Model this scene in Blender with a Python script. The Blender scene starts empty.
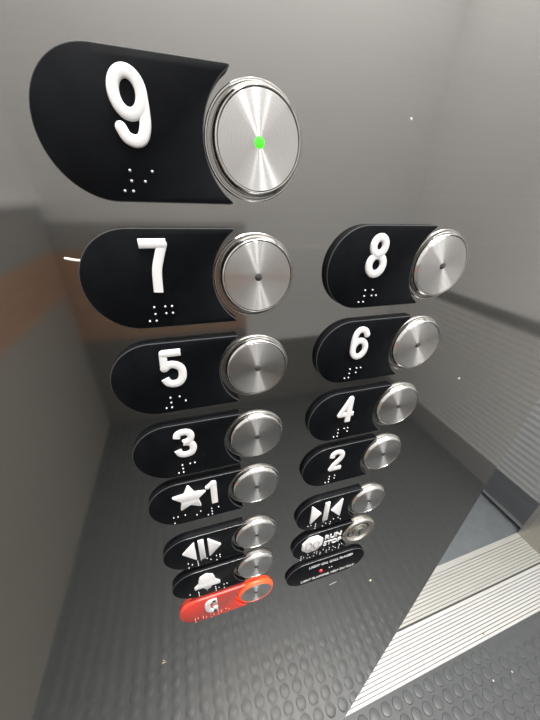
import bpy, bmesh, math, random
from mathutils import Vector, Matrix
random.seed(7)
S = bpy.context.scene
COL = S.collection
PI = math.pi
ZR = 1.2218            # height of the topmost button above the floor
MM = 0.001

# ------------------------------------------------------------------ materials
def mat(name, base=(.5, .5, .5), rough=.5, metal=0., **kw):
    m = bpy.data.materials.new(name); m.use_nodes = True
    b = m.node_tree.nodes['Principled BSDF']
    b.inputs['Base Color'].default_value = (*base, 1)
    b.inputs['Roughness'].default_value = rough
    b.inputs['Metallic'].default_value = metal
    for k, v in kw.items():
        b.inputs[k.replace('_', ' ')].default_value = v
    return m

def nd(m, t, **kw):
    n = m.node_tree.nodes.new(t)
    for k, v in kw.items(): setattr(n, k, v)
    return n

def lk(m, a, b): m.node_tree.links.new(a, b)

def bsdf(m): return m.node_tree.nodes['Principled BSDF']

def noise(m, scale, vec_scale=(1, 1, 1), detail=3, rot=(0, 0, 0)):
    tc = nd(m, 'ShaderNodeTexCoord'); mp = nd(m, 'ShaderNodeMapping')
    mp.inputs['Scale'].default_value = vec_scale
    mp.inputs['Rotation'].default_value = rot
    n = nd(m, 'ShaderNodeTexNoise'); n.inputs['Scale'].default_value = scale
    n.inputs['Detail'].default_value = detail
    lk(m, tc.outputs['Object'], mp.inputs['Vector']); lk(m, mp.outputs['Vector'], n.inputs['Vector'])
    return n

def ramp(m, src, stops):
    r = nd(m, 'ShaderNodeValToRGB')
    e = r.color_ramp.elements
    while len(e) < len(stops): e.new(.5)
    for el, (p, c) in zip(e, stops):
        el.position = p; el.color = (*c, 1) if len(c) == 3 else c
    lk(m, src, r.inputs['Fac'])
    return r

def bump(m, src, strength, dist):
    b = nd(m, 'ShaderNodeBump'); b.inputs['Strength'].default_value = strength; b.inputs['Distance'].default_value = dist
    lk(m, src, b.inputs['Height']); lk(m, b.outputs['Normal'], bsdf(m).inputs['Normal'])
    return b

def brushed(name, base, rough, grain=(2, 60, 900), amt=.25, bmp=.04, aniso=0.):
    """brushed sheet: long fine streaks, object-space"""
    m = mat(name, base, rough, 1.)
    n = noise(m, 1.0, grain, 4)
    lo = tuple(c * (1 - amt) for c in base); hi = tuple(min(1, c * (1 + amt)) for c in base)
    r = ramp(m, n.outputs['Fac'], [(.3, lo), (.7, hi)])
    lk(m, r.outputs['Color'], bsdf(m).inputs['Base Color'])
    rr = nd(m, 'ShaderNodeMapRange'); rr.inputs['To Min'].default_value = rough * .8; rr.inputs['To Max'].default_value = rough * 1.25
    lk(m, n.outputs['Fac'], rr.inputs['Value']); lk(m, rr.outputs['Result'], bsdf(m).inputs['Roughness'])
    bump(m, n.outputs['Fac'], bmp, .0002)
    return m

M = {}
M['panel'] = brushed('panel_steel', (.405, .40, .39), .06, (3, 3, 900), .02, .0)
# faint large smears of wear in the gloss of the panel
_m = M['panel']
_n = noise(_m, 7, (1, 1, 1.6), 4); _r = _m.node_tree.nodes.new('ShaderNodeMapRange')
_r.inputs['From Min'].default_value = .35; _r.inputs['From Max'].default_value = .7; _r.inputs['To Min'].default_value = .05; _r.inputs['To Max'].default_value = .095
lk(_m, _n.outputs['Fac'], _r.inputs['Value']); lk(_m, _r.outputs['Result'], bsdf(_m).inputs['Roughness'])
M['wall_steel'] = brushed('wall_steel', (.62, .61, .59), .3, (2, 2, 300), .08, .05)
M['rib_steel'] = mat('ribbed_steel', (.78, .77, .75), .45, .2)
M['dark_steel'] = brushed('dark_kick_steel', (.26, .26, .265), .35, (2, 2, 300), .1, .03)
M['jamb'] = brushed('jamb_steel', (.46, .44, .40), .3, (300, 300, 3), .1, .03)
M['ring'] = mat('polished_ring_steel', (.78, .77, .75), .16, 1.)
M['flange'] = mat('flange_steel', (.62, .61, .59), .24, 1.)
M['key_steel'] = mat('key_switch_steel', (.70, .68, .62), .24, 1.)
M['key_dark'] = mat('key_slot_dark', (.05, .04, .03), .5, .5)
M['groove'] = mat('groove_dark', (.03, .03, .03), .6)

def turned(name, base, rough, aniso):
    """lathe-turned face: concentric grooves, so highlights spread along the radius"""
    m = mat(name, base, rough, 1.)
    b = bsdf(m)
    b.inputs['Anisotropic'].default_value = aniso; b.inputs['Anisotropic Rotation'].default_value = .25
    t = nd(m, 'ShaderNodeTangent'); t.direction_type = 'RADIAL'; t.axis = 'Y'
    lk(m, t.outputs['Tangent'], b.inputs['Tangent'])
    tc = nd(m, 'ShaderNodeTexCoord'); sx = nd(m, 'ShaderNodeSeparateXYZ'); lk(m, tc.outputs['Object'], sx.inputs['Vector'])
    v = nd(m, 'ShaderNodeCombineXYZ'); lk(m, sx.outputs['X'], v.inputs['X']); lk(m, sx.outputs['Z'], v.inputs['Y'])
    ln = nd(m, 'ShaderNodeVectorMath', operation='LENGTH'); lk(m, v.outputs['Vector'], ln.inputs[0])
    n = nd(m, 'ShaderNodeTexNoise', noise_dimensions='1D'); n.inputs['Scale'].default_value = 5000; n.inputs['Detail'].default_value = 2
    lk(m, ln.outputs['Value'], n.inputs['W'])
    lo = tuple(c * .9 for c in base); hi = tuple(min(1, c * 1.1) for c in base)
    r = ramp(m, n.outputs['Fac'], [(.35, lo), (.65, hi)])
    lk(m, r.outputs['Color'], b.inputs['Base Color'])
    return m
M['face'] = turned('turned_button_face', (.76, .755, .75), .29, 1.0)

M['plate'] = mat('black_plate_plastic', (.008, .009, .012), .5)
n_ = noise(M['plate'], 900, (1, 1, 1), 3); bump(M['plate'], n_.outputs['Fac'], .25, .0001)
n2 = noise(M['plate'], 120, (1, 1, 1), 5)
r_ = ramp(M['plate'], n2.outputs['Fac'], [(.35, (.002, .0028, .0042)), (.75, (.005, .0062, .008))]); lk(M['plate'], r_.outputs['Color'], bsdf(M['plate']).inputs['Base Color'])
bsdf(M['plate']).inputs['Specular IOR Level'].default_value = .12
M['plate_edge'] = mat('plate_edge_grey', (.055, .056, .06), .28)
M['white'] = mat('raised_white_plastic', (.82, .82, .83), .38)
M['legend_grey'] = mat('legend_grey', (.42, .42, .44), .4)
M['braille'] = mat('braille_bead', (.62, .63, .65), .3)
M['red'] = mat('red_plate_plastic', (.74, .065, .045), .35)
M['braille_red'] = mat('braille_bead_red', (.85, .30, .25), .25)
M['red_ring'] = mat('lit_red_halo', (.9, .10, .03), .3, Emission_Strength=.4)
bsdf(M['red_ring']).inputs['Emission Color'].default_value = (1, .09, .02, 1)
M['lens'] = mat('indicator_lens_dark', (.05, .05, .05), .2)
M['green'] = mat('indicator_green', (.05, .6, .05), .2, Emission_Strength=1.0)
bsdf(M['green']).inputs['Emission Color'].default_value = (.07, .80, .005, 1)
M['red_led'] = mat('red_led', (.5, .02, .03), .15, Emission_Strength=.1)
bsdf(M['red_led']).inputs['Emission Color'].default_value = (1, .02, .04, 1)

M['floor'] = mat('rubber_floor', (.088, .098, .108), .36, Specular_IOR_Level=.45)
nf = noise(M['floor'], 45, (1, 1, 1), 6)
rf = ramp(M['floor'], nf.outputs['Fac'], [(.3, (.080, .086, .088)), (.7, (.098, .104, .106))]); lk(M['floor'], rf.outputs['Color'], bsdf(M['floor']).inputs['Base Color'])
nf2 = noise(M['floor'], 700, (1, 1, 1), 3); bump(M['floor'], nf2.outputs['Fac'], .2, .0003)

def alu(name, base, rough):
    m = mat(name, base, rough, .35)
    n = noise(m, 1, (8, 260, 260), 4)
    r = ramp(m, n.outputs['Fac'], [(.3, tuple(c * .86 for c in base)), (.7, base)])
    lk(m, r.outputs['Color'], bsdf(m).inputs['Base Color'])
    return m
M['sill'] = alu('extruded_aluminium', (.78, .775, .75), .42)
M['landing_sill'] = alu('worn_aluminium', (.62, .61, .57), .45)
M['sill_groove'] = mat('sill_groove_dirt', (.20, .197, .185), .7)  # groove floors, darker than the ribs
M['gap'] = mat('gap_black', (.01, .01, .01), .9)
M['hall_floor'] = mat('hall_floor_grey', (.115, .125, .13), .5)
nh = noise(M['hall_floor'], 22, (1, 1, 1), 6)
rh = ramp(M['hall_floor'], nh.outputs['Fac'], [(.3, (.135, .148, .157)), (.7, (.17, .184, .193))]); lk(M['hall_floor'], rh.outputs['Color'], bsdf(M['hall_floor']).inputs['Base Color'])
M['ceiling'] = mat('ceiling_white', (.78, .77, .75), .6)
M['light_wall'] = mat('upper_wall_laminate', (.82, .81, .80), .5)
M['low_wall'] = mat('lower_wall_laminate', (.40, .385, .35), .5)
M['mid_wall'] = mat('mid_wall_laminate', (.80, .79, .77), .5)
M['grey_band'] = mat('grey_band_laminate', (.38, .375, .36), .5)
M['base_right'] = mat('baseboard_grey', (.30, .30, .295), .6)
M['kick_wall'] = mat('kick_wall_laminate', (.22, .215, .205), .5)
M['hall_rib'] = mat('ribbed_steel_hall', (.40, .395, .385), .42, .35)
M['rail'] = mat('rail_white_metal', (.9, .9, .89), .4, .2)
M['wood'] = mat('brown_wood_laminate', (.36, .17, .10), .4)
nw = noise(M['wood'], 2, (2, 2, 30), 5)
rw = ramp(M['wood'], nw.outputs['Fac'], [(.3, (.44, .285, .205)), (.7, (.54, .35, .25))]); lk(M['wood'], rw.outputs['Color'], bsdf(M['wood']).inputs['Base Color'])
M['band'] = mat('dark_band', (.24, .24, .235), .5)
M['chip'] = mat('bright_metal_chip', (.9, .85, .7), .2, .9)
M['speck'] = mat('pale_speck', (.8, .8, .76), .5)
M['dirt'] = mat('dark_crumb', (.05, .045, .04), .8)

# ------------------------------------------------------------------ object helpers
def obj(name, bm, m, parent=None, smooth=None):
    me = bpy.data.meshes.new(name)
    bmesh.ops.recalc_face_normals(bm, faces=bm.faces)
    bm.to_mesh(me); bm.free()
    ms = m if isinstance(m, (list, tuple)) else [m]
    for x in ms: me.materials.append(M[x])
    o = bpy.data.objects.new(name, me); COL.objects.link(o)
    if parent: o.parent = parent
    if smooth is not None:
        for p in me.polygons: p.use_smooth = True
        me.set_sharp_from_angle(angle=math.radians(smooth))
    return o

def thing(name, label, cat, loc, group=None):
    o = bpy.data.objects.new(name, None); COL.objects.link(o)
    o.empty_display_size = .01
    o.location = loc
    tag(o, label, cat, group)
    return o

def tag(o, label, cat, group=None):
    o['label'] = label; o['category'] = cat
    if group: o['group'] = group
    return o

def struct(name, bm, m, smooth=None):
    o = obj(name, bm, m, None, smooth); o['kind'] = 'structure'; return o

def copy_tree(o, parent=None):
    kids = [c for c in COL.objects if c.parent == o]
    c = o.copy(); COL.objects.link(c); c.parent = parent
    for k in kids: copy_tree(k, c)
    return c

def box(bm, x0, x1, y0, y1, z0, z1, mi=0):
    v = [bm.verts.new(p) for p in ((x0,y0,z0),(x1,y0,z0),(x1,y1,z0),(x0,y1,z0),(x0,y0,z1),(x1,y0,z1),(x1,y1,z1),(x0,y1,z1))]
    for f in ((0,1,2,3),(4,5,6,7),(0,1,5,4),(1,2,6,5),(2,3,7,6),(3,0,4,7)):
        fc = bm.faces.new([v[i] for i in f]); fc.material_index = mi
    return v

def P3(x, z, h): return (x * MM, -h * MM, z * MM)     # plate coordinates in mm -> panel frame

def lathe(bm, prof, n=96, cap=True, cx=0, cz=0, mi=0):
    """prof: (radius, height off the panel) in mm, from outside in"""
    rings = []
    for r, h in prof:
        rings.append([bm.verts.new(P3(cx + r * math.cos(2*PI*k/n), cz + r * math.sin(2*PI*k/n), h)) for k in range(n)])
    for a, b in zip(rings, rings[1:]):
        for k in range(n):
            f = bm.faces.new((a[k], a[(k+1) % n], b[(k+1) % n], b[k])); f.material_index = mi
    if cap:
        f = bm.faces.new(rings[-1]); f.material_index = mi
        f = bm.faces.new(rings[0]); f.material_index = mi
    return rings

def offset_poly(pts, d):
    n = len(pts); out = []
    area = sum(pts[i][0]*pts[(i+1) % n][1] - pts[(i+1) % n][0]*pts[i][1] for i in range(n))
    s = 1 if area > 0 else -1
    for i in range(n):
        p0, p, p1 = Vector(pts[i-1]), Vector(pts[i]), Vector(pts[(i+1) % n])
        a = (p - p0).normalized(); b = (p1 - p).normalized()
        na = Vector((-a.y, a.x)) * s; nb = Vector((-b.y, b.x)) * s
        m = na + nb
        if m.length < 1e-6: m = na
        m.normalize()
        k = max(.4, m.dot(na))
        q = p + m * (d / k)
        out.append((q.x, q.y))
    return out

def fillet(pts, r, n=6):
    out = []; N = len(pts)
    for i in range(N):
        p0, p, p1 = Vector(pts[i-1]), Vector(pts[i]), Vector(pts[(i+1) % N])
        rr = r[i] if isinstance(r, (list, tuple)) else r
        if rr <= 0: out.append(tuple(p)); continue
        a = (p0 - p); b = (p1 - p); la, lb = a.length, b.length
        a.normalize(); b.normalize()
        ang = a.angle(b)
        t = min(rr / math.tan(ang/2), la*.48, lb*.48)
        s, e = p + a*t, p + b*t
        for k in range(n + 1):
            u = k / n
            q = s*(1-u)**2 + p*2*u*(1-u) + e*u*u
            out.append((q.x, q.y))
    return out

def prism(bm, pts, h0, h1, bev=.3, mi=0, side_mi=None):
    """plate outline (mm) raised from h0 to h1 with a small rounded rim"""
    prof = [(0, h0), (0, h1 - bev), (bev*.3, h1 - bev*.3), (bev, h1)]
    rings = []
    for d, h in prof:
        q = offset_poly(pts, d) if d else pts
        rings.append([bm.verts.new(P3(x, z, h)) for x, z in q])
    n = len(pts)
    for j, (a, b) in enumerate(zip(rings, rings[1:])):
        for k in range(n):
            f = bm.faces.new((a[k], a[(k+1) % n], b[(k+1) % n], b[k]))
            f.material_index = mi if side_mi is None or j < 1 else side_mi
    f = bm.faces.new(rings[-1]); f.material_index = mi
    f = bm.faces.new(rings[0]); f.material_index = mi

def catmull(pts, n=8):
    out = []
    P = [Vector(p) for p in pts]
    P = [P[0]*2 - P[1]] + P + [P[-1]*2 - P[-2]]
    for i in range(1, len(P) - 2):
        for k in range(n):
            t = k / n
            a, b, c, d = P[i-1], P[i], P[i+1], P[i+2]
            out.append(.5*((2*b) + (c-a)*t + (2*a-5*b+4*c-d)*t*t + (3*b-a-3*c+d)*t**3))
    out.append(P[-2])
    return out

def ellipse(cx, cz, rx, rz, a0=0, a1=360, n=36):
    return [Vector((cx + rx*math.cos(math.radians(a0+(a1-a0)*k/n)), cz + rz*math.sin(math.radians(a0+(a1-a0)*k/n)))) for k in range(n+1)]

def stroke(bm, path, w, h0, h1, closed=False, caps=(1, 1), ox=0, oz=0):
    """raised ribbon of half width w along a smooth path, rim rounded, ends round (1) or square (0)"""
    path = [Vector(p) for p in path]
    b = min(.45, w*.4)
    prof = [(-w, h0), (-w, h1-b), (-w+b*.3, h1-b*.3), (-w+b, h1), (w-b, h1), (w-b*.3, h1-b*.3), (w, h1-b), (w, h0)]
    rings = []
    N = len(path)
    if closed and (path[0]-path[-1]).length < 1e-4: path = path[:-1]; N -= 1
    for i, p in enumerate(path):
        if closed: d = path[(i+1) % N] - path[i-1]
        elif i == 0: d = path[1]-path[0]
        elif i == N-1: d = path[-1]-path[-2]
        else: d = path[i+1]-path[i-1]
        d.normalize(); nn = Vector((-d.y, d.x))
        rings.append([bm.verts.new(P3(ox + p.x + nn.x*o, oz + p.y + nn.y*o, h)) for o, h in prof])
    m = len(prof)
    for i in range(N if closed else N-1):
        a, c = rings[i], rings[(i+1) % N]
        for k in range(m):
            bm.faces.new((a[k], a[(k+1) % m], c[(k+1) % m], c[k]))
    if not closed:
        bm.faces.new(rings[0]); bm.faces.new(rings[-1])
        for e, c in ((path[0], caps[0]), (path[-1], caps[1])):
            if c: lathe(bm, [(w-.01, h0), (w-.01, h1-b), (w-.01-b*.3, h1-b*.3-.01), (w-b, h1-.012)], 28, True, ox+e.x, oz+e.y)

W = 1.65
def digit(bm, c, ox, oz, h0=2.8, h1=3.75, k=1.0):
    """numerals 20 mm tall, centred on ox, standing on oz"""
    hh = [h1]
    def st(p, closed=False, caps=(1, 1), w=W):
        stroke(bm, [Vector(q)*k for q in p], w, h0, hh[0], closed, caps, ox, oz); hh[0] -= .035
    if c in '96':
        f = (lambda q: Vector(q)) if c == '9' else (lambda q: Vector((0, 20)) - Vector(q))
        st([f(q) for q in ellipse(0, 13.35, 3.9, 5.0)], True)
        st([f(q) for q in catmull([(3.9, 13.3), (4.0, 9.5), (3.7, 5.6), (2.4, 2.6), (.2, 1.7), (-2.2, 2.6), (-3.5, 4.9)])])
    elif c == '7':
        st([(-4.8, 18.3), (4.8, 18.3)], caps=(0, 0))
        st(catmull([(3.4, 18.0), (1.8, 13.6), (.2, 8.2), (-.5, 0)]), caps=(1, 0), w=1.75)
    elif c == '5':
        st([(4.5, 18.3), (-3.2, 18.3)], caps=(0, 1)); st([(-3.2, 18.3), (-3.6, 11.0)])
        st(catmull([(-3.6, 10.6), (-1.2, 12.3), (1.6, 11.9), (3.9, 9.6), (4.0, 5.4), (2.4, 2.5), (-.2, 1.7), (-2.8, 2.6), (-4.0, 5.0)]), caps=(1, 0), w=1.8)
    elif c == '3':
        st(catmull([(-3.8, 14.8), (-2.9, 17.3), (0, 18.3), (2.8, 17.4), (3.7, 14.8), (2.6, 12.0), (-.6, 10.8)]), caps=(0, 0), w=1.85)
        st(catmull([(-.6, 10.8), (2.8, 9.8), (4.2, 6.6), (3.0, 2.9), (0, 1.8), (-3.0, 2.8), (-4.2, 5.8)]), caps=(0, 0), w=1.85)
    elif c == '2':
        st(catmull([(-3.9, 13.9), (-3.2, 17.0), (-.1, 18.3), (3.1, 17.2), (4.0, 14.2), (2.7, 10.6), (-1.3, 6.0), (-3.6, 1.8)]), caps=(0, 1), w=1.85)
        st([(-4.4, 1.7), (4.7, 1.7)], caps=(0, 0), w=1.75)
    elif c == '4':
        st([(2.0, 0), (2.0, 18.2)], caps=(0, 1), w=1.9)
        st([(1.9, 18.2), (-4.4, 6.0)]); st([(-4.4, 5.9), (5.4, 5.9)], caps=(1, 0))
    elif c == '8':
        st(ellipse(0, 14.7, 3.2, 3.65), True, w=1.75); st(ellipse(0, 6.0, 3.9, 4.35), True, w=1.75)
    elif c == '1':
        st([(1.0, 0), (1.0, 18.3)], caps=(0, 1), w=1.95); st([(.8, 18.2), (-2.4, 15.5)], w=1.6)

DOTS = {'#': (3, 4, 5, 6), '1': (1,), '2': (1, 2), '3': (1, 4), '4': (1, 4, 5), '5': (1, 5), '6': (1, 2, 4), '7': (1, 2, 4, 5), '8': (1, 2, 5), '9': (2, 4),
        'a': (1,), 'c': (1, 4), 'e': (1, 5), 'h': (1, 2, 5), 'i': (2, 4), 'l': (1, 2, 3), 'm': (1, 3, 4), 'n': (1, 3, 4, 5), 'o': (1, 3, 5), 'p': (1, 2, 3, 4),
        'r': (1, 2, 3, 5), 's': (2, 3, 4), 't': (2, 3, 4, 5), 'u': (1, 3, 6)}
def braille(parent, text, x, z, mname='braille', pitch=6.7, r=.43):
    if len(text) > 2: r = .36
    """one child per cell; x, z = top left dot (mm)"""
    for i, c in enumerate(text):
        if c == ' ': continue
        bm = bmesh.new()
        for d in DOTS[c]:
            cx = x + i*pitch + (2.55 if d > 3 else 0); cz = z - 2.85*((d-1) % 3)
            lathe(bm, [(r, 2.75), (r*.93, 3.15), (r*.7, 3.4), (r*.35, 3.52)], 14, True, cx, cz)
        obj('braille_cell', bm, mname, parent, 60)

def text_obj(name, s, x, z, size, h0, h1, parent, m='white', offset=.0, sx=1., align='LEFT', shear=0):
    cu = bpy.data.curves.new(name, 'FONT'); cu.body = s; cu.size = size*MM; cu.extrude = (h1-h0)*MM/2; cu.offset = offset*MM
    cu.align_x = align; cu.shear = shear; cu.resolution_u = 3
    t = bpy.data.objects.new(name, cu); COL.objects.link(t)
    dg = bpy.context.evaluated_depsgraph_get(); dg.update()
    me = bpy.data.meshes.new_from_object(t.evaluated_get(dg))
    bpy.data.objects.remove(t)
    me.transform(Matrix.Translation((x*MM, -(h0+h1)/2*MM, z*MM)) @ Matrix.Rotation(PI/2, 4, 'X') @ Matrix.Diagonal((sx, 1, 1, 1)))
    me.materials.clear(); me.materials.append(M[m])
    o = bpy.data.objects.new(name, me); COL.objects.link(o); o.parent = parent
    return o

# ------------------------------------------------------------------ plates
HP = 18.75
def plate_outline(xl=-65.8):
    """rounded left end, right end cut out around the button"""
    xr, R = -8.5, HP
    cx = 4.0; rr = math.hypot(xr - cx, HP)
    pts = []
    a0 = math.atan2(HP, xr-cx); a1 = 2*PI - a0
    arc = [(cx + rr*math.cos(a0 + (a1-a0)*k/30), rr*math.sin(a0 + (a1-a0)*k/30)) for k in range(31)]   # top corner to bottom corner
    # soften the two tips
    tip = fillet([(xr-12, HP), (xr, HP), arc[3]], [0, 1.9, 0], 3)[1:-1]
    tipb = [(x, -z) for x, z in reversed(tip)]
    pts += tip + arc[3:-3] + tipb
    c = xl + R
    pts += [(c + R*math.cos(-PI/2 - PI*k/40), R*math.sin(-PI/2 - PI*k/40)) for k in range(41)]
    return pts
OUT = plate_outline(); OUT_SHORT = plate_outline(-64.1)

def blank_plate(name, label, loc, m=('plate', 'plate_edge'), cat='button label plate', group='label plates beside the lift buttons'):
    t = thing(name, label, cat, loc, group)
    bm = bmesh.new(); prism(bm, OUT if loc[0] < .01 else OUT_SHORT, 0, 2.85, .32, 0, 0 if len(m) == 1 else 1)
    obj('backing_plate', bm, list(m), t, 30)
    return t

X2 = 95.8
ROW = {'9': 0, '7': -45.3, '5': -89.8, '3': -135.8, '1': -179.6, 'open': -235.0, 'alarm': -280.4, 'red': -325.2,
       '8': -43.8, '6': -88.2, '4': -133.2, '2': -177.7, 'close': -232.3, 'run': -276.8}
LEFT = ('9', '7', '5', '3', '1', 'open', 'alarm', 'red')
def loc(k): return ((0 if k in LEFT else X2)*MM, 0, ZR + ROW[k]*MM)

wd = {'9': 'nine', '7': 'seven', '5': 'five', '3': 'three', '8': 'eight', '6': 'six', '4': 'four', '2': 'two'}
for k in ('9', '7', '5', '3', '8', '6', '4', '2'):
    lab = {'9': 'largest-looking black plate with raised white 9, top of the left column',
           '7': 'black rounded plate with raised white 7, below the 9 plate',
           '5': 'black rounded plate with raised white 5 and braille',
           '3': 'black rounded plate with raised white 3 and braille',
           '8': 'black rounded plate with raised white 8, top of the right column',
           '6': 'black rounded plate with raised white 6 and braille',
           '4': 'black rounded plate with raised white 4 and braille',
           '2': 'black rounded plate with raised white 2 and braille'}[k]
    t = blank_plate('floor_number_plate', lab, loc(k))
    bm = bmesh.new(); digit(bm, k, -39.5, -3.9, k=.96); obj('raised_numeral', bm, 'white', t, 50)
    braille(t, '#' + k, -45.1, -9.9)

# main floor plate: star and 1
t = blank_plate('main_floor_plate', 'black plate with raised white star and 1', loc('1'))
bm = bmesh.new()
star = []
for i in range(10):
    a = PI/2 + i*PI/5; r = 10.9 if i % 2 == 0 else 5.3
    star.append((-41.8 + r*math.cos(a), 5.0 + r*1.13*math.sin(a)))
prism(bm, fillet(star, [.9, .5]*5, 4), 2.85, 3.9, .4); obj('raised_star', bm, 'white', t, 50)
bm = bmesh.new(); digit(bm, '1', -28.3, -4.6); obj('raised_numeral', bm, 'white', t, 50)
braille(t, 'mai#1', -53.0, -10.2, pitch=6.9)

def tri(bm, pts, r=.7): prism(bm, fillet(pts, r, 4), 2.85, 3.9, .35)
# door open
t = blank_plate('door_open_plate', 'black plate with white arrows pointing apart either side of a bar', loc('open'))
bm = bmesh.new(); tri(bm, [(-53, 3.2), (-44.0, 14.0), (-44.0, -8.4)]); obj('raised_arrow', bm, 'white', t, 50)
bm = bmesh.new(); tri(bm, [(-41.7, 14.2), (-37.7, 14.2), (-37.7, -9), (-41.7, -9)], .5); obj('raised_bar', bm, 'white', t, 50)
bm = bmesh.new(); tri(bm, [(-26.2, 3.2), (-35.2, 14.2), (-35.2, -8.4)]); obj('raised_arrow', bm, 'white', t, 50)
braille(t, 'open', -50.5, -10.9)
# door close
t = blank_plate('door_close_plate', 'black plate with white arrows pointing together at a bar', loc('close'))
bm = bmesh.new(); tri(bm, [(-52.6, 14.8), (-43.4, 2.6), (-52.6, -8.4)]); obj('raised_arrow', bm, 'white', t, 50)
bm = bmesh.new(); tri(bm, [(-41.3, 14.2), (-37.2, 14.2), (-37.2, -8.4), (-41.3, -8.4)], .5); obj('raised_bar', bm, 'white', t, 50)
bm = bmesh.new(); tri(bm, [(-26.0, 14.8), (-35.2, 2.8), (-26.0, -8.4)]); obj('raised_arrow', bm, 'white', t, 50)
braille(t, 'close', -53.5, -10.9)
# alarm bell
t = blank_plate('alarm_plate', 'black plate with raised white bell', loc('alarm'))
bell = [(-39.8, 14.2), (-41.8, 12.8), (-44.6, 11.2), (-45.8, 7), (-46.5, 2.0), (-49.8, -2.2), (-49.8, -5.2), (-43, -5.2), (-42.2, -7.6), (-39.8, -8.6), (-37.4, -7.6), (-36.6, -5.2),
        (-29.8, -5.2), (-29.8, -2.2), (-33.1, 2.0), (-33.8, 7), (-35.0, 11.2), (-37.8, 12.8)]
bm = bmesh.new(); prism(bm, fillet(bell, .7, 3), 2.85, 3.9, .35); obj('raised_bell', bm, 'white', t, 50)
braille(t, 'alarm', -54.0, -10.9)
# red phone plate
t = blank_plate('emergency_call_plate', 'red plate with raised white telephone handset', loc('red'), ('red',))
bm = bmesh.new()
stroke(bm, catmull([(-35.6, 12.2), (-39.5, 12.4), (-42.2, 9.2), (-42.7, 3.5), (-42.0, -1.6), (-39.4, -4.9), (-35.6, -4.7)]), 2.3, 2.85, 3.9, caps=(0, 0))
tri(bm, [(-38.6, 14.6), (-34.6, 14.6), (-34.0, 7.0), (-37.6, 6.4)], .8)
tri(bm, [(-38.0, 1.4), (-34.2, 1.0), (-34.4, -7.2), (-38.6, -7.4)], .8)
obj('raised_handset', bm, 'white', t, 50)
braille(t, 'phone', -54.5, -10.9, 'braille_red')
# run / stop plate
t = blank_plate('run_stop_plate', 'black plate with white octagon and RUN STOP lettering', loc('run'))
bm = bmesh.new()
octo = [(-46.6 + 10.4*math.cos(PI/8 + i*PI/4), 4.6 + 12.0*math.sin(PI/8 + i*PI/4)) for i in range(8)]
prism(bm, fillet(octo, 1.2, 4), 2.85, 3.9, .4); obj('raised_octagon', bm, 'white', t, 50)
bm = bmesh.new()
for cx in (-50.2, -43.2): stroke(bm, ellipse(cx, 3.6, 2.7, 4.0), .5, 3.88, 4.05, True)
stroke(bm, catmull([(-53.6, 8.6), (-50.0, 9.8), (-46.7, 4.0), (-43.2, -1.8), (-39.6, -.4)]), .5, 3.88, 4.05)
obj('octagon_marking', bm, 'legend_grey', t)
text_obj('run_lettering', 'RUN', -35.4, 5.2, 8.6, 2.8, 3.35, t, 'white', .18, .92)
text_obj('stop_lettering', 'STOP', -35.4, -4.2, 8.6, 2.8, 3.35, t, 'white', .18, .84)
braille(t, 'runstop', -55.5, -10.9, pitch=6.2)

# call-placed light plate (full stadium)
t = thing('call_light_plate', 'black rounded plate with white LIGHT ON CALL PLACED lettering and red light', 'indicator plate', (X2*MM, 0, ZR - .3252), 'label plates beside the lift buttons')
bm = bmesh.new()
cl, cr, R = -66.7 + HP, 16.0 - HP, HP
st_ = [(cr + R*math.cos(PI/2 - PI*k/32), R*math.sin(PI/2 - PI*k/32)) for k in range(33)] + [(cl + R*math.cos(-PI/2 - PI*k/32), R*math.sin(-PI/2 - PI*k/32)) for k in range(33)]
prism(bm, st_, 0, 2.6, .4, 0, 1); obj('backing_plate', bm, ['plate', 'plate_edge'], t, 30)
text_obj('upper_lettering', 'LIGHT ON, CALL PLACED', -45.0, 8.4, 5.3, 2.58, 2.72, t, 'white', .13, .765)
text_obj('lower_lettering', 'LIGHT FLASHING, HELP ON WAY', -51.5, -14.4, 5.3, 2.58, 2.72, t, 'white', .13, .735)
bm = bmesh.new(); lathe(bm, [(2.0, 2.5), (2.0, 3.0), (1.7, 3.6), (1.0, 4.1), (.3, 4.3)], 28, True, -31.7, -1.2); obj('red_light', bm, 'red_led', t, 50)
bm = bmesh.new()
for cx in (-22.6, -20.0): lathe(bm, [(.55, 2.5), (.5, 2.9), (.3, 3.1)], 12, True, cx, -.9)
obj('braille_dots', bm, 'braille', t, 50)

# ------------------------------------------------------------------ buttons
def make_button(ring='ring', flange='flange'):
    t = thing('lift_button', 'x', 'button', (0, 0, 0), 'round steel lift buttons')
    bm = bmesh.new(); lathe(bm, [(17.4, -.4), (17.4, .6), (17.1, .9), (16.7, .9), (16.5, .7), (16.4, .1)], 96, False, -.9, -.35); obj('flange', bm, flange, t, 40)
    bm = bmesh.new(); lathe(bm, [(16.1, -.4), (16.1, 1.2), (15.95, 1.7), (15.1, 3.0), (14.85, 3.3), (14.7, 3.4), (14.5, 3.35), (14.4, 3.1), (14.4, 1.2)], 96, False); obj('bezel', bm, ring, t, 35)
    bm = bmesh.new(); lathe(bm, [(14.4, .6), (14.4, 1.0), (14.0, 1.05)], 64); obj('gap_ring', bm, 'groove', t)
    bm = bmesh.new(); lathe(bm, [(14.18, 1.1), (14.18, 3.1), (14.0, 3.28), (1.75, 3.28), (1.7, 3.05), (1.5, 3.0)], 96); obj('face', bm, 'face', t, 35)
    bm = bmesh.new(); lathe(bm, [(1.5, 2.9), (1.45, 3.2), (1.0, 3.42), (.4, 3.5)], 24); obj('indicator_dot', bm, 'lens', t, 50)
    return t
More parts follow.
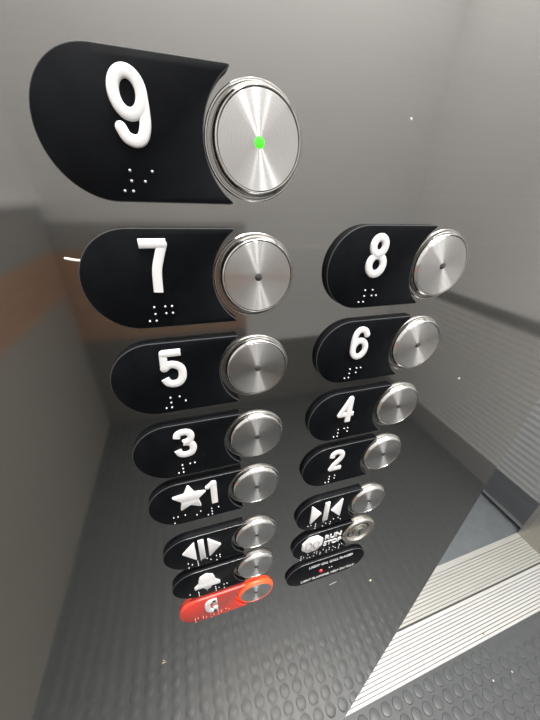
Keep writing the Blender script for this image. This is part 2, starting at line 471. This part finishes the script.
LB = {'9': 'large near steel button lit green at its centre, beside the 9 plate', '7': 'round steel button beside the 7 plate', '5': 'round steel button beside the 5 plate',
      '3': 'round steel button beside the 3 plate', '1': 'round steel button beside the star and 1 plate', 'open': 'round steel button beside the arrows-apart plate',
      'alarm': 'round steel button beside the white bell plate', 'red': 'round button with glowing orange-red ring beside the red plate',
      '8': 'round steel button beside the 8 plate', '6': 'round steel button beside the 6 plate', '4': 'round steel button beside the 4 plate', '2': 'round steel button beside the 2 plate',
      'close': 'round steel button beside the arrows-together plate'}
b0 = make_button()
for i, k in enumerate(('7', '5', '3', '1', 'open', 'alarm', '8', '6', '4', '2', 'close')):
    b = b0 if i == 0 else copy_tree(b0)
    b.location = loc(k); b['label'] = LB[k]
b = make_button(); b.location = loc('9'); b['label'] = LB['9']
for c in COL.objects:
    if c.parent == b and c.name.startswith('indicator_dot'):
        c.data.materials[0] = M['green']; c['label'] = 'glowing green centre dot'; c.scale = (1.25, 1.0, 1.25)
b = make_button('red_ring', 'red_ring'); b.location = loc('red'); b['label'] = LB['red']

# key switch
t = thing('key_switch', 'round steel key switch with recessed lock beside the RUN STOP plate', 'key switch', loc('run'))
bm = bmesh.new(); lathe(bm, [(16.6, 0), (16.6, 1.6), (16.2, 2.6), (15.4, 3.3), (13.4, 3.5), (12.6, 3.2), (12.2, 2.2), (11.4, 1.6), (11.0, .6)], 80, False); obj('bezel', bm, 'key_steel', t, 35)
bm = bmesh.new(); lathe(bm, [(11.0, .2), (11.0, .65), (10.2, .7)], 64); obj('recess', bm, 'groove', t)
bm = bmesh.new(); lathe(bm, [(9.6, .6), (9.6, 2.0), (9.1, 2.5), (8.2, 2.5), (7.8, 1.8), (7.3, 1.6)], 64); obj('lock_collar', bm, 'key_steel', t, 35)
bm = bmesh.new(); lathe(bm, [(6.3, 1.5), (6.3, 3.0), (5.8, 3.5), (5.2, 3.6)], 48); obj('lock_barrel', bm, 'key_steel', t, 35)
bm = bmesh.new(); prism(bm, fillet([(-.8, -3.4), (.8, -3.4), (.8, -.6), (1.7, 0), (.8, .8), (.8, 3.4), (-.8, 3.4), (-.8, .8), (-1.6, 0), (-.8, -.6)], .2, 2), 3.5, 3.66, .05); obj('keyhole', bm, 'key_dark', t)

# ------------------------------------------------------------------ the cab
XL, XE, XRW, YR, ZC = -.55, .250, 1.30, -1.40, 2.25
# return panel that carries the buttons: folded sheet with a bright returned edge
bm = bmesh.new()
box(bm, XL, XE, 0, .04, 0, ZC)
o = struct('wall_front', bm, 'panel')
bv = o.modifiers.new('edge', 'BEVEL'); bv.width = .0016; bv.segments = 2
# the narrower return on the far side of the doorway
bm = bmesh.new(); box(bm, 1.215, XRW, .0, .04, 0, ZC); struct('wall_front_return', bm, 'wall_steel')
bm = bmesh.new(); box(bm, XE, 1.215, .0, .04, 2.10, ZC); struct('trim_1', bm, 'wall_steel')

def wavy(bm, x, y0, y1, z0, z1, pitch, amp, sgn):
    n = int((z1-z0)/pitch)*8
    a = []; 
    for i in range(n+1):
        z = z0 + (z1-z0)*i/n; dx = amp*(.5+.5*math.cos(2*PI*i/8))*sgn
        a.append((bm.verts.new((x+dx, y0, z)), bm.verts.new((x+dx, y1, z))))
    for (p, q), (r, s) in zip(a, a[1:]): bm.faces.new((p, q, s, r))

bm = bmesh.new(); box(bm, XRW, XRW+.03, YR, 0, 0, ZC); struct('wall_right', bm, 'light_wall')
bm = bmesh.new(); wavy(bm, XRW-.004, YR+.002, -.745, .135, .765, .028, .0014, -1); wavy(bm, XRW-.004, -.741, -.001, .135, .765, .028, .0014, -1)
struct('trim_2', bm, 'rib_steel', 80)
bm = bmesh.new(); box(bm, XRW-.008, XRW, YR+.001, -.001, .765, .815); struct('trim_3', bm, 'band')  # dark strip put in as the shadow of a rail
bm = bmesh.new(); box(bm, XRW-.010, XRW, YR+.001, -.001, 0, .135); struct('baseboard_right', bm, 'base_right')

bm = bmesh.new(); box(bm, XL-.03, XL, YR, 0, 0, ZC); struct('wall_left', bm, 'light_wall')
bm = bmesh.new(); box(bm, XL, XRW, YR-.03, YR, 0, ZC); struct('wall_rear', bm, 'light_wall')
bm = bmesh.new(); box(bm, XL, XL+.006, YR+.012, -.001, .80, .985); struct('trim_4', bm, 'wood')
bm = bmesh.new(); box(bm, XL, XL+.006, YR+.012, -.001, 0.0, .80); struct('trim_5', bm, 'low_wall')
bm = bmesh.new(); box(bm, XL, XL+.006, YR+.012, -.001, .985, 1.15); struct('trim_14', bm, 'grey_band')
bm = bmesh.new(); box(bm, XL, XL+.020, YR+.012, -.3, 1.16, 1.185); struct('trim_15', bm, 'rail')
bm = bmesh.new(); box(bm, XL+.006, .30, YR, YR+.006, .985, 1.10); struct('trim_16', bm, 'grey_band')
bm = bmesh.new(); box(bm, XL+.006, .30, YR, YR+.006, .55, .985); struct('trim_6', bm, 'wood')
bm = bmesh.new(); box(bm, XL+.006, .30, YR, YR+.006, 0.0, .55); struct('trim_7', bm, 'kick_wall')
bm = bmesh.new(); box(bm, .30, XRW-.012, YR, YR+.006, 0.45, .985); struct('trim_8', bm, 'mid_wall')
bm = bmesh.new(); box(bm, .30, XRW-.012, YR, YR+.006, 0.0, .45); struct('trim_17', bm, 'kick_wall')
bm = bmesh.new(); box(bm, XL, XRW, YR, .04, ZC, ZC+.03); struct('ceiling', bm, 'ceiling')

# floor: rubber with raised round studs on a square grid, in line with the sill
A = math.radians(1.15)
bm = bmesh.new(); box(bm, XL, XRW, YR, 0.030, -.02, 0)
n = 28
px, py = .0366, .0333
def stud(x, y):
    rings = []
    for r, h in ((.0140, 0), (.0138, .0011), (.0132, .0018), (.0122, .0020)):
        rings.append([bm.verts.new((x + r*math.cos(2*PI*k/n), y + r*math.sin(2*PI*k/n), h)) for k in range(n)])
    for a, b_ in zip(rings, rings[1:]):
        for k in range(n): bm.faces.new((a[k], a[(k+1) % n], b_[(k+1) % n], b_[k]))
    bm.faces.new(rings[-1])
for i in range(-25, 27):
    for j in range(0, 42):
        x0 = .328 + i*px - .25; y0 = -.0185 - j*py
        x = .25 + x0*math.cos(A) - y0*math.sin(A); y = x0*math.sin(A) + y0*math.cos(A) - .0035
        if XL+.02 < x < XRW-.03 and YR+.02 < y < -.012: stud(x, y)
struct('floor', bm, 'floor', 50)

# door sills
def sill(name, y0, y1, pitch, m, ztop, nose, label, x0=.20, x1=1.26, gw=.42):
    t = thing(name, label, 'door sill', (0, 0, 0))
    bm = bmesh.new()
    xs = (x0, x1)
    pts = [(y0, -.02), (y0, ztop-.0012), (y0+.0012, ztop)]
    y = y0 + nose; grooves = []
    while y + pitch < y1 - .004:
        g = pitch*gw
        pts += [(y, ztop), (y+.0004, ztop-.0030), (y+g-.0004, ztop-.0030), (y+g, ztop)]
        grooves.append(y); y += pitch
    pts += [(y1-.001, ztop), (y1, ztop-.001), (y1, -.02)]
    a = [bm.verts.new((x0-.25, py_, z)) for py_, z in pts]; b_ = [bm.verts.new((x1-.25, py_, z)) for py_, z in pts]
    for k in range(len(pts)-1):
        f = bm.faces.new((a[k], a[k+1], b_[k+1], b_[k]))
        z0, z1 = pts[k][1], pts[k+1][1]
        f.material_index = 1 if max(z0, z1) < ztop-.002 and z0 > -.01 and z1 > -.01 else 0
    bm.faces.new(a); bm.faces.new(b_)
    obj('ribbed_plate', bm, [m, 'sill_groove'], t)
    t.location = (.25, 0, 0); t.rotation_euler = (0, 0, A)
    return t
sill('car_sill', .0, .101, .0082, 'sill', .004, .0065, 'bright ribbed aluminium sill beside the studded rubber floor', gw=.30)
sill('landing_sill', .106, .214, .0090, 'landing_sill', .003, .006, 'duller ribbed aluminium sill beyond the dark gap', x0=.16, x1=1.23, gw=.22)
bm = bmesh.new(); box(bm, .15, 1.3, .09, .13, -.06, -.04); struct('trim_9', bm, 'gap')

# landing beyond
bm = bmesh.new(); box(bm, .05, 1.6, .205, 2.2, -.03, .0); o = struct('floor_hall', bm, 'hall_floor')
bm = bmesh.new(); box(bm, 1.203, 1.30, .135, .232, 0, 2.1); struct('trim_10', bm, 'jamb')
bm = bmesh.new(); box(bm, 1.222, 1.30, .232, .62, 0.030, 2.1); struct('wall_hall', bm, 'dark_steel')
bm = bmesh.new(); wavy(bm, 1.221, .2325, .619, .185, 1.6, .028, .0014, -1); struct('trim_11', bm, 'hall_rib', 80)
bm = bmesh.new(); box(bm, 1.216, 1.222, .232, .62, .026, .034); struct('trim_12', bm, 'wall_steel')
bm = bmesh.new(); box(bm, 1.245, 1.30, .232, .62, 0, .030); struct('trim_13', bm, 'gap')

# ------------------------------------------------------------------ small bits on the surfaces
def flake(name, label, cat, p, size, m, normal='y', seed=1, flat=.35):
    random.seed(seed)
    bm = bmesh.new(); bmesh.ops.create_icosphere(bm, subdivisions=2, radius=size)
    for v in bm.verts:
        v.co *= random.uniform(.65, 1.25)
        if normal == 'y': v.co.y = v.co.y*flat - size*flat*.7
        else: v.co.z = v.co.z*flat + size*flat*.7
    o = obj(name, bm, m); o.location = p; tag(o, label, cat); return o
flake('metal_chip', 'tiny bright chip stuck on the steel below the red plate', 'chip', (-.0913, 0, ZR-.4114), .0024, 'chip', seed=4)
flake('paint_speck', 'tiny pale speck on the steel right of the green-lit button', 'speck', (.0612, 0, ZR+.0118), .00045, 'speck', seed=5)
flake('paint_speck', 'tiny pale speck on the steel below the round 6 button', 'speck', (.1445, 0, ZR-.121), .0006, 'speck', seed=6)
bm = bmesh.new(); stroke(bm, ellipse(0, 0, 1.9, 2.2, -60, 170, 14), .45, -.3, .5); o = obj('curled_shaving', bm, 'chip'); o.location = (.1383, 0, ZR-.4023); tag(o, 'tiny curled bright shaving on the steel below the lettered plate', 'shaving')
bm = bmesh.new(); stroke(bm, catmull([(-1.6, .5), (-.4, .2), (1.4, -.2), (3.4, -.4)]), .36, -.3, .6); o = obj('glue_sliver', bm, 'speck'); o.location = (-.0672, 0, ZR-.0370); tag(o, 'thin white glue sliver sticking out left of the 7 plate', 'sliver')
bm = bmesh.new(); stroke(bm, catmull([(-4, -1.2), (0, 0), (4, .6)]), .18, -.3, .1); o = obj('scratch_mark', bm, 'speck'); o.location = (.0856, 0, ZR-.3722); tag(o, 'thin pale scratch on the steel under the lettered plate', 'scratch')
for i, (x, y, lb) in enumerate(((.700, -.063, 'nearer tiny white crumb on the studded rubber floor'), (.771, -.066, 'farther tiny white crumb on the studded rubber floor'))):
    flake('floor_crumb', lb, 'crumb', (x, y, .001), .0022, 'speck', 'z', 10+i)
flake('dirt_crumb', 'small dark crumb lying on the bright ribbed sill', 'crumb', (.765, .024, .004), .0022, 'dirt', 'z', 15)

# ------------------------------------------------------------------ lights
for i, x in enumerate((-.165, .17, .50, .85)):
    tg = thing('ceiling_downlight', ['leftmost', 'second', 'third', 'rightmost'][i] + ' round downlight in the cab ceiling', 'downlight', (x, -.25, ZC), 'downlights in the cab ceiling')
    bm = bmesh.new()
    nn = 40; rr = []
    for r, z in ((.045, 0), (.045, -.004), (.032, -.006), (.032, -.002)):
        rr.append([bm.verts.new((r*math.cos(2*PI*k/nn), r*math.sin(2*PI*k/nn), z)) for k in range(nn)])
    for a, b_ in zip(rr, rr[1:]):
        for k in range(nn): bm.faces.new((a[k], a[(k+1) % nn], b_[(k+1) % nn], b_[k]))
    obj('trim_ring', bm, 'ring', tg, 40)
    L = bpy.data.lights.new('downlight', 'AREA'); L.shape = 'DISK'; L.size = .05; L.spread = math.radians(75); L.energy = 3.0 if i < 4 else 2.6; L.color = (1, .97, .93)
    lo = bpy.data.objects.new('downlight', L); COL.objects.link(lo); lo.location = (x, -.25, ZC-.008)
# unseen fill, added under mid ceiling for wide brightness, and the light of the landing
L = bpy.data.lights.new('ceiling_diffuser', 'AREA'); L.shape = 'RECTANGLE'; L.size = 1.5; L.size_y = .9; L.energy = 11; L.color = (1, .98, .95)
lo = bpy.data.objects.new('ceiling_diffuser', L); COL.objects.link(lo); lo.location = (.4, -.75, ZC-.012)
# added fill lights, no real fittings, that brighten the upper walls
for nm, p, rot, sx_, e in (('rear', (.375, YR+.32, 2.16), (math.radians(-62), 0, 0), 1.6, 1.1), ('right', (XRW-.30, -.72, 2.16), (math.radians(-62), 0, math.radians(90)), 1.1, 1.2), ('left', (XL+.30, -.72, 2.16), (math.radians(-62), 0, math.radians(-90)), 1.1, 1.2)):
    L = bpy.data.lights.new('cove_light', 'AREA'); L.shape = 'RECTANGLE'; L.size = sx_; L.size_y = .06; L.energy = e; L.spread = math.radians(120); L.color = (1, .98, .96)
    lo = bpy.data.objects.new('cove_light', L); COL.objects.link(lo); lo.location = p; lo.rotation_euler = rot
w = bpy.data.worlds.new('World'); S.world = w; w.use_nodes = True
w.node_tree.nodes['Background'].inputs['Color'].default_value = (.95, .98, 1, 1)
w.node_tree.nodes['Background'].inputs['Strength'].default_value = .7

# ------------------------------------------------------------------ camera
R = [[0.9571168260731138, -0.28842609869481955, 0.02716186369554055], [-0.1190235252680722, -0.47697660425147537, -0.8708195676657091], [0.2641226640795702, 0.8302431599166706, -0.49085182461827825]]
cd = bpy.data.cameras.new('camera'); cam = bpy.data.objects.new('camera', cd); COL.objects.link(cam)
cd.sensor_fit = 'HORIZONTAL'; cd.sensor_width = 36; cd.lens = 285.34/540*36; cd.clip_start = .005; cd.clip_end = 50
mw = Matrix(((R[0][0], -R[1][0], -R[2][0], -.0310175), (R[0][1], -R[1][1], -R[2][1], -.1200424), (R[0][2], -R[1][2], -R[2][2], ZR - .0166371), (0, 0, 0, 1)))
cam.matrix_world = mw
S.camera = cam
S.view_settings.view_transform = 'Standard'; S.view_settings.look = 'None'; S.view_settings.gamma = 1; S.view_settings.use_curve_mapping = False
S.view_settings.exposure = 0.0
S.cycles.use_denoising = True
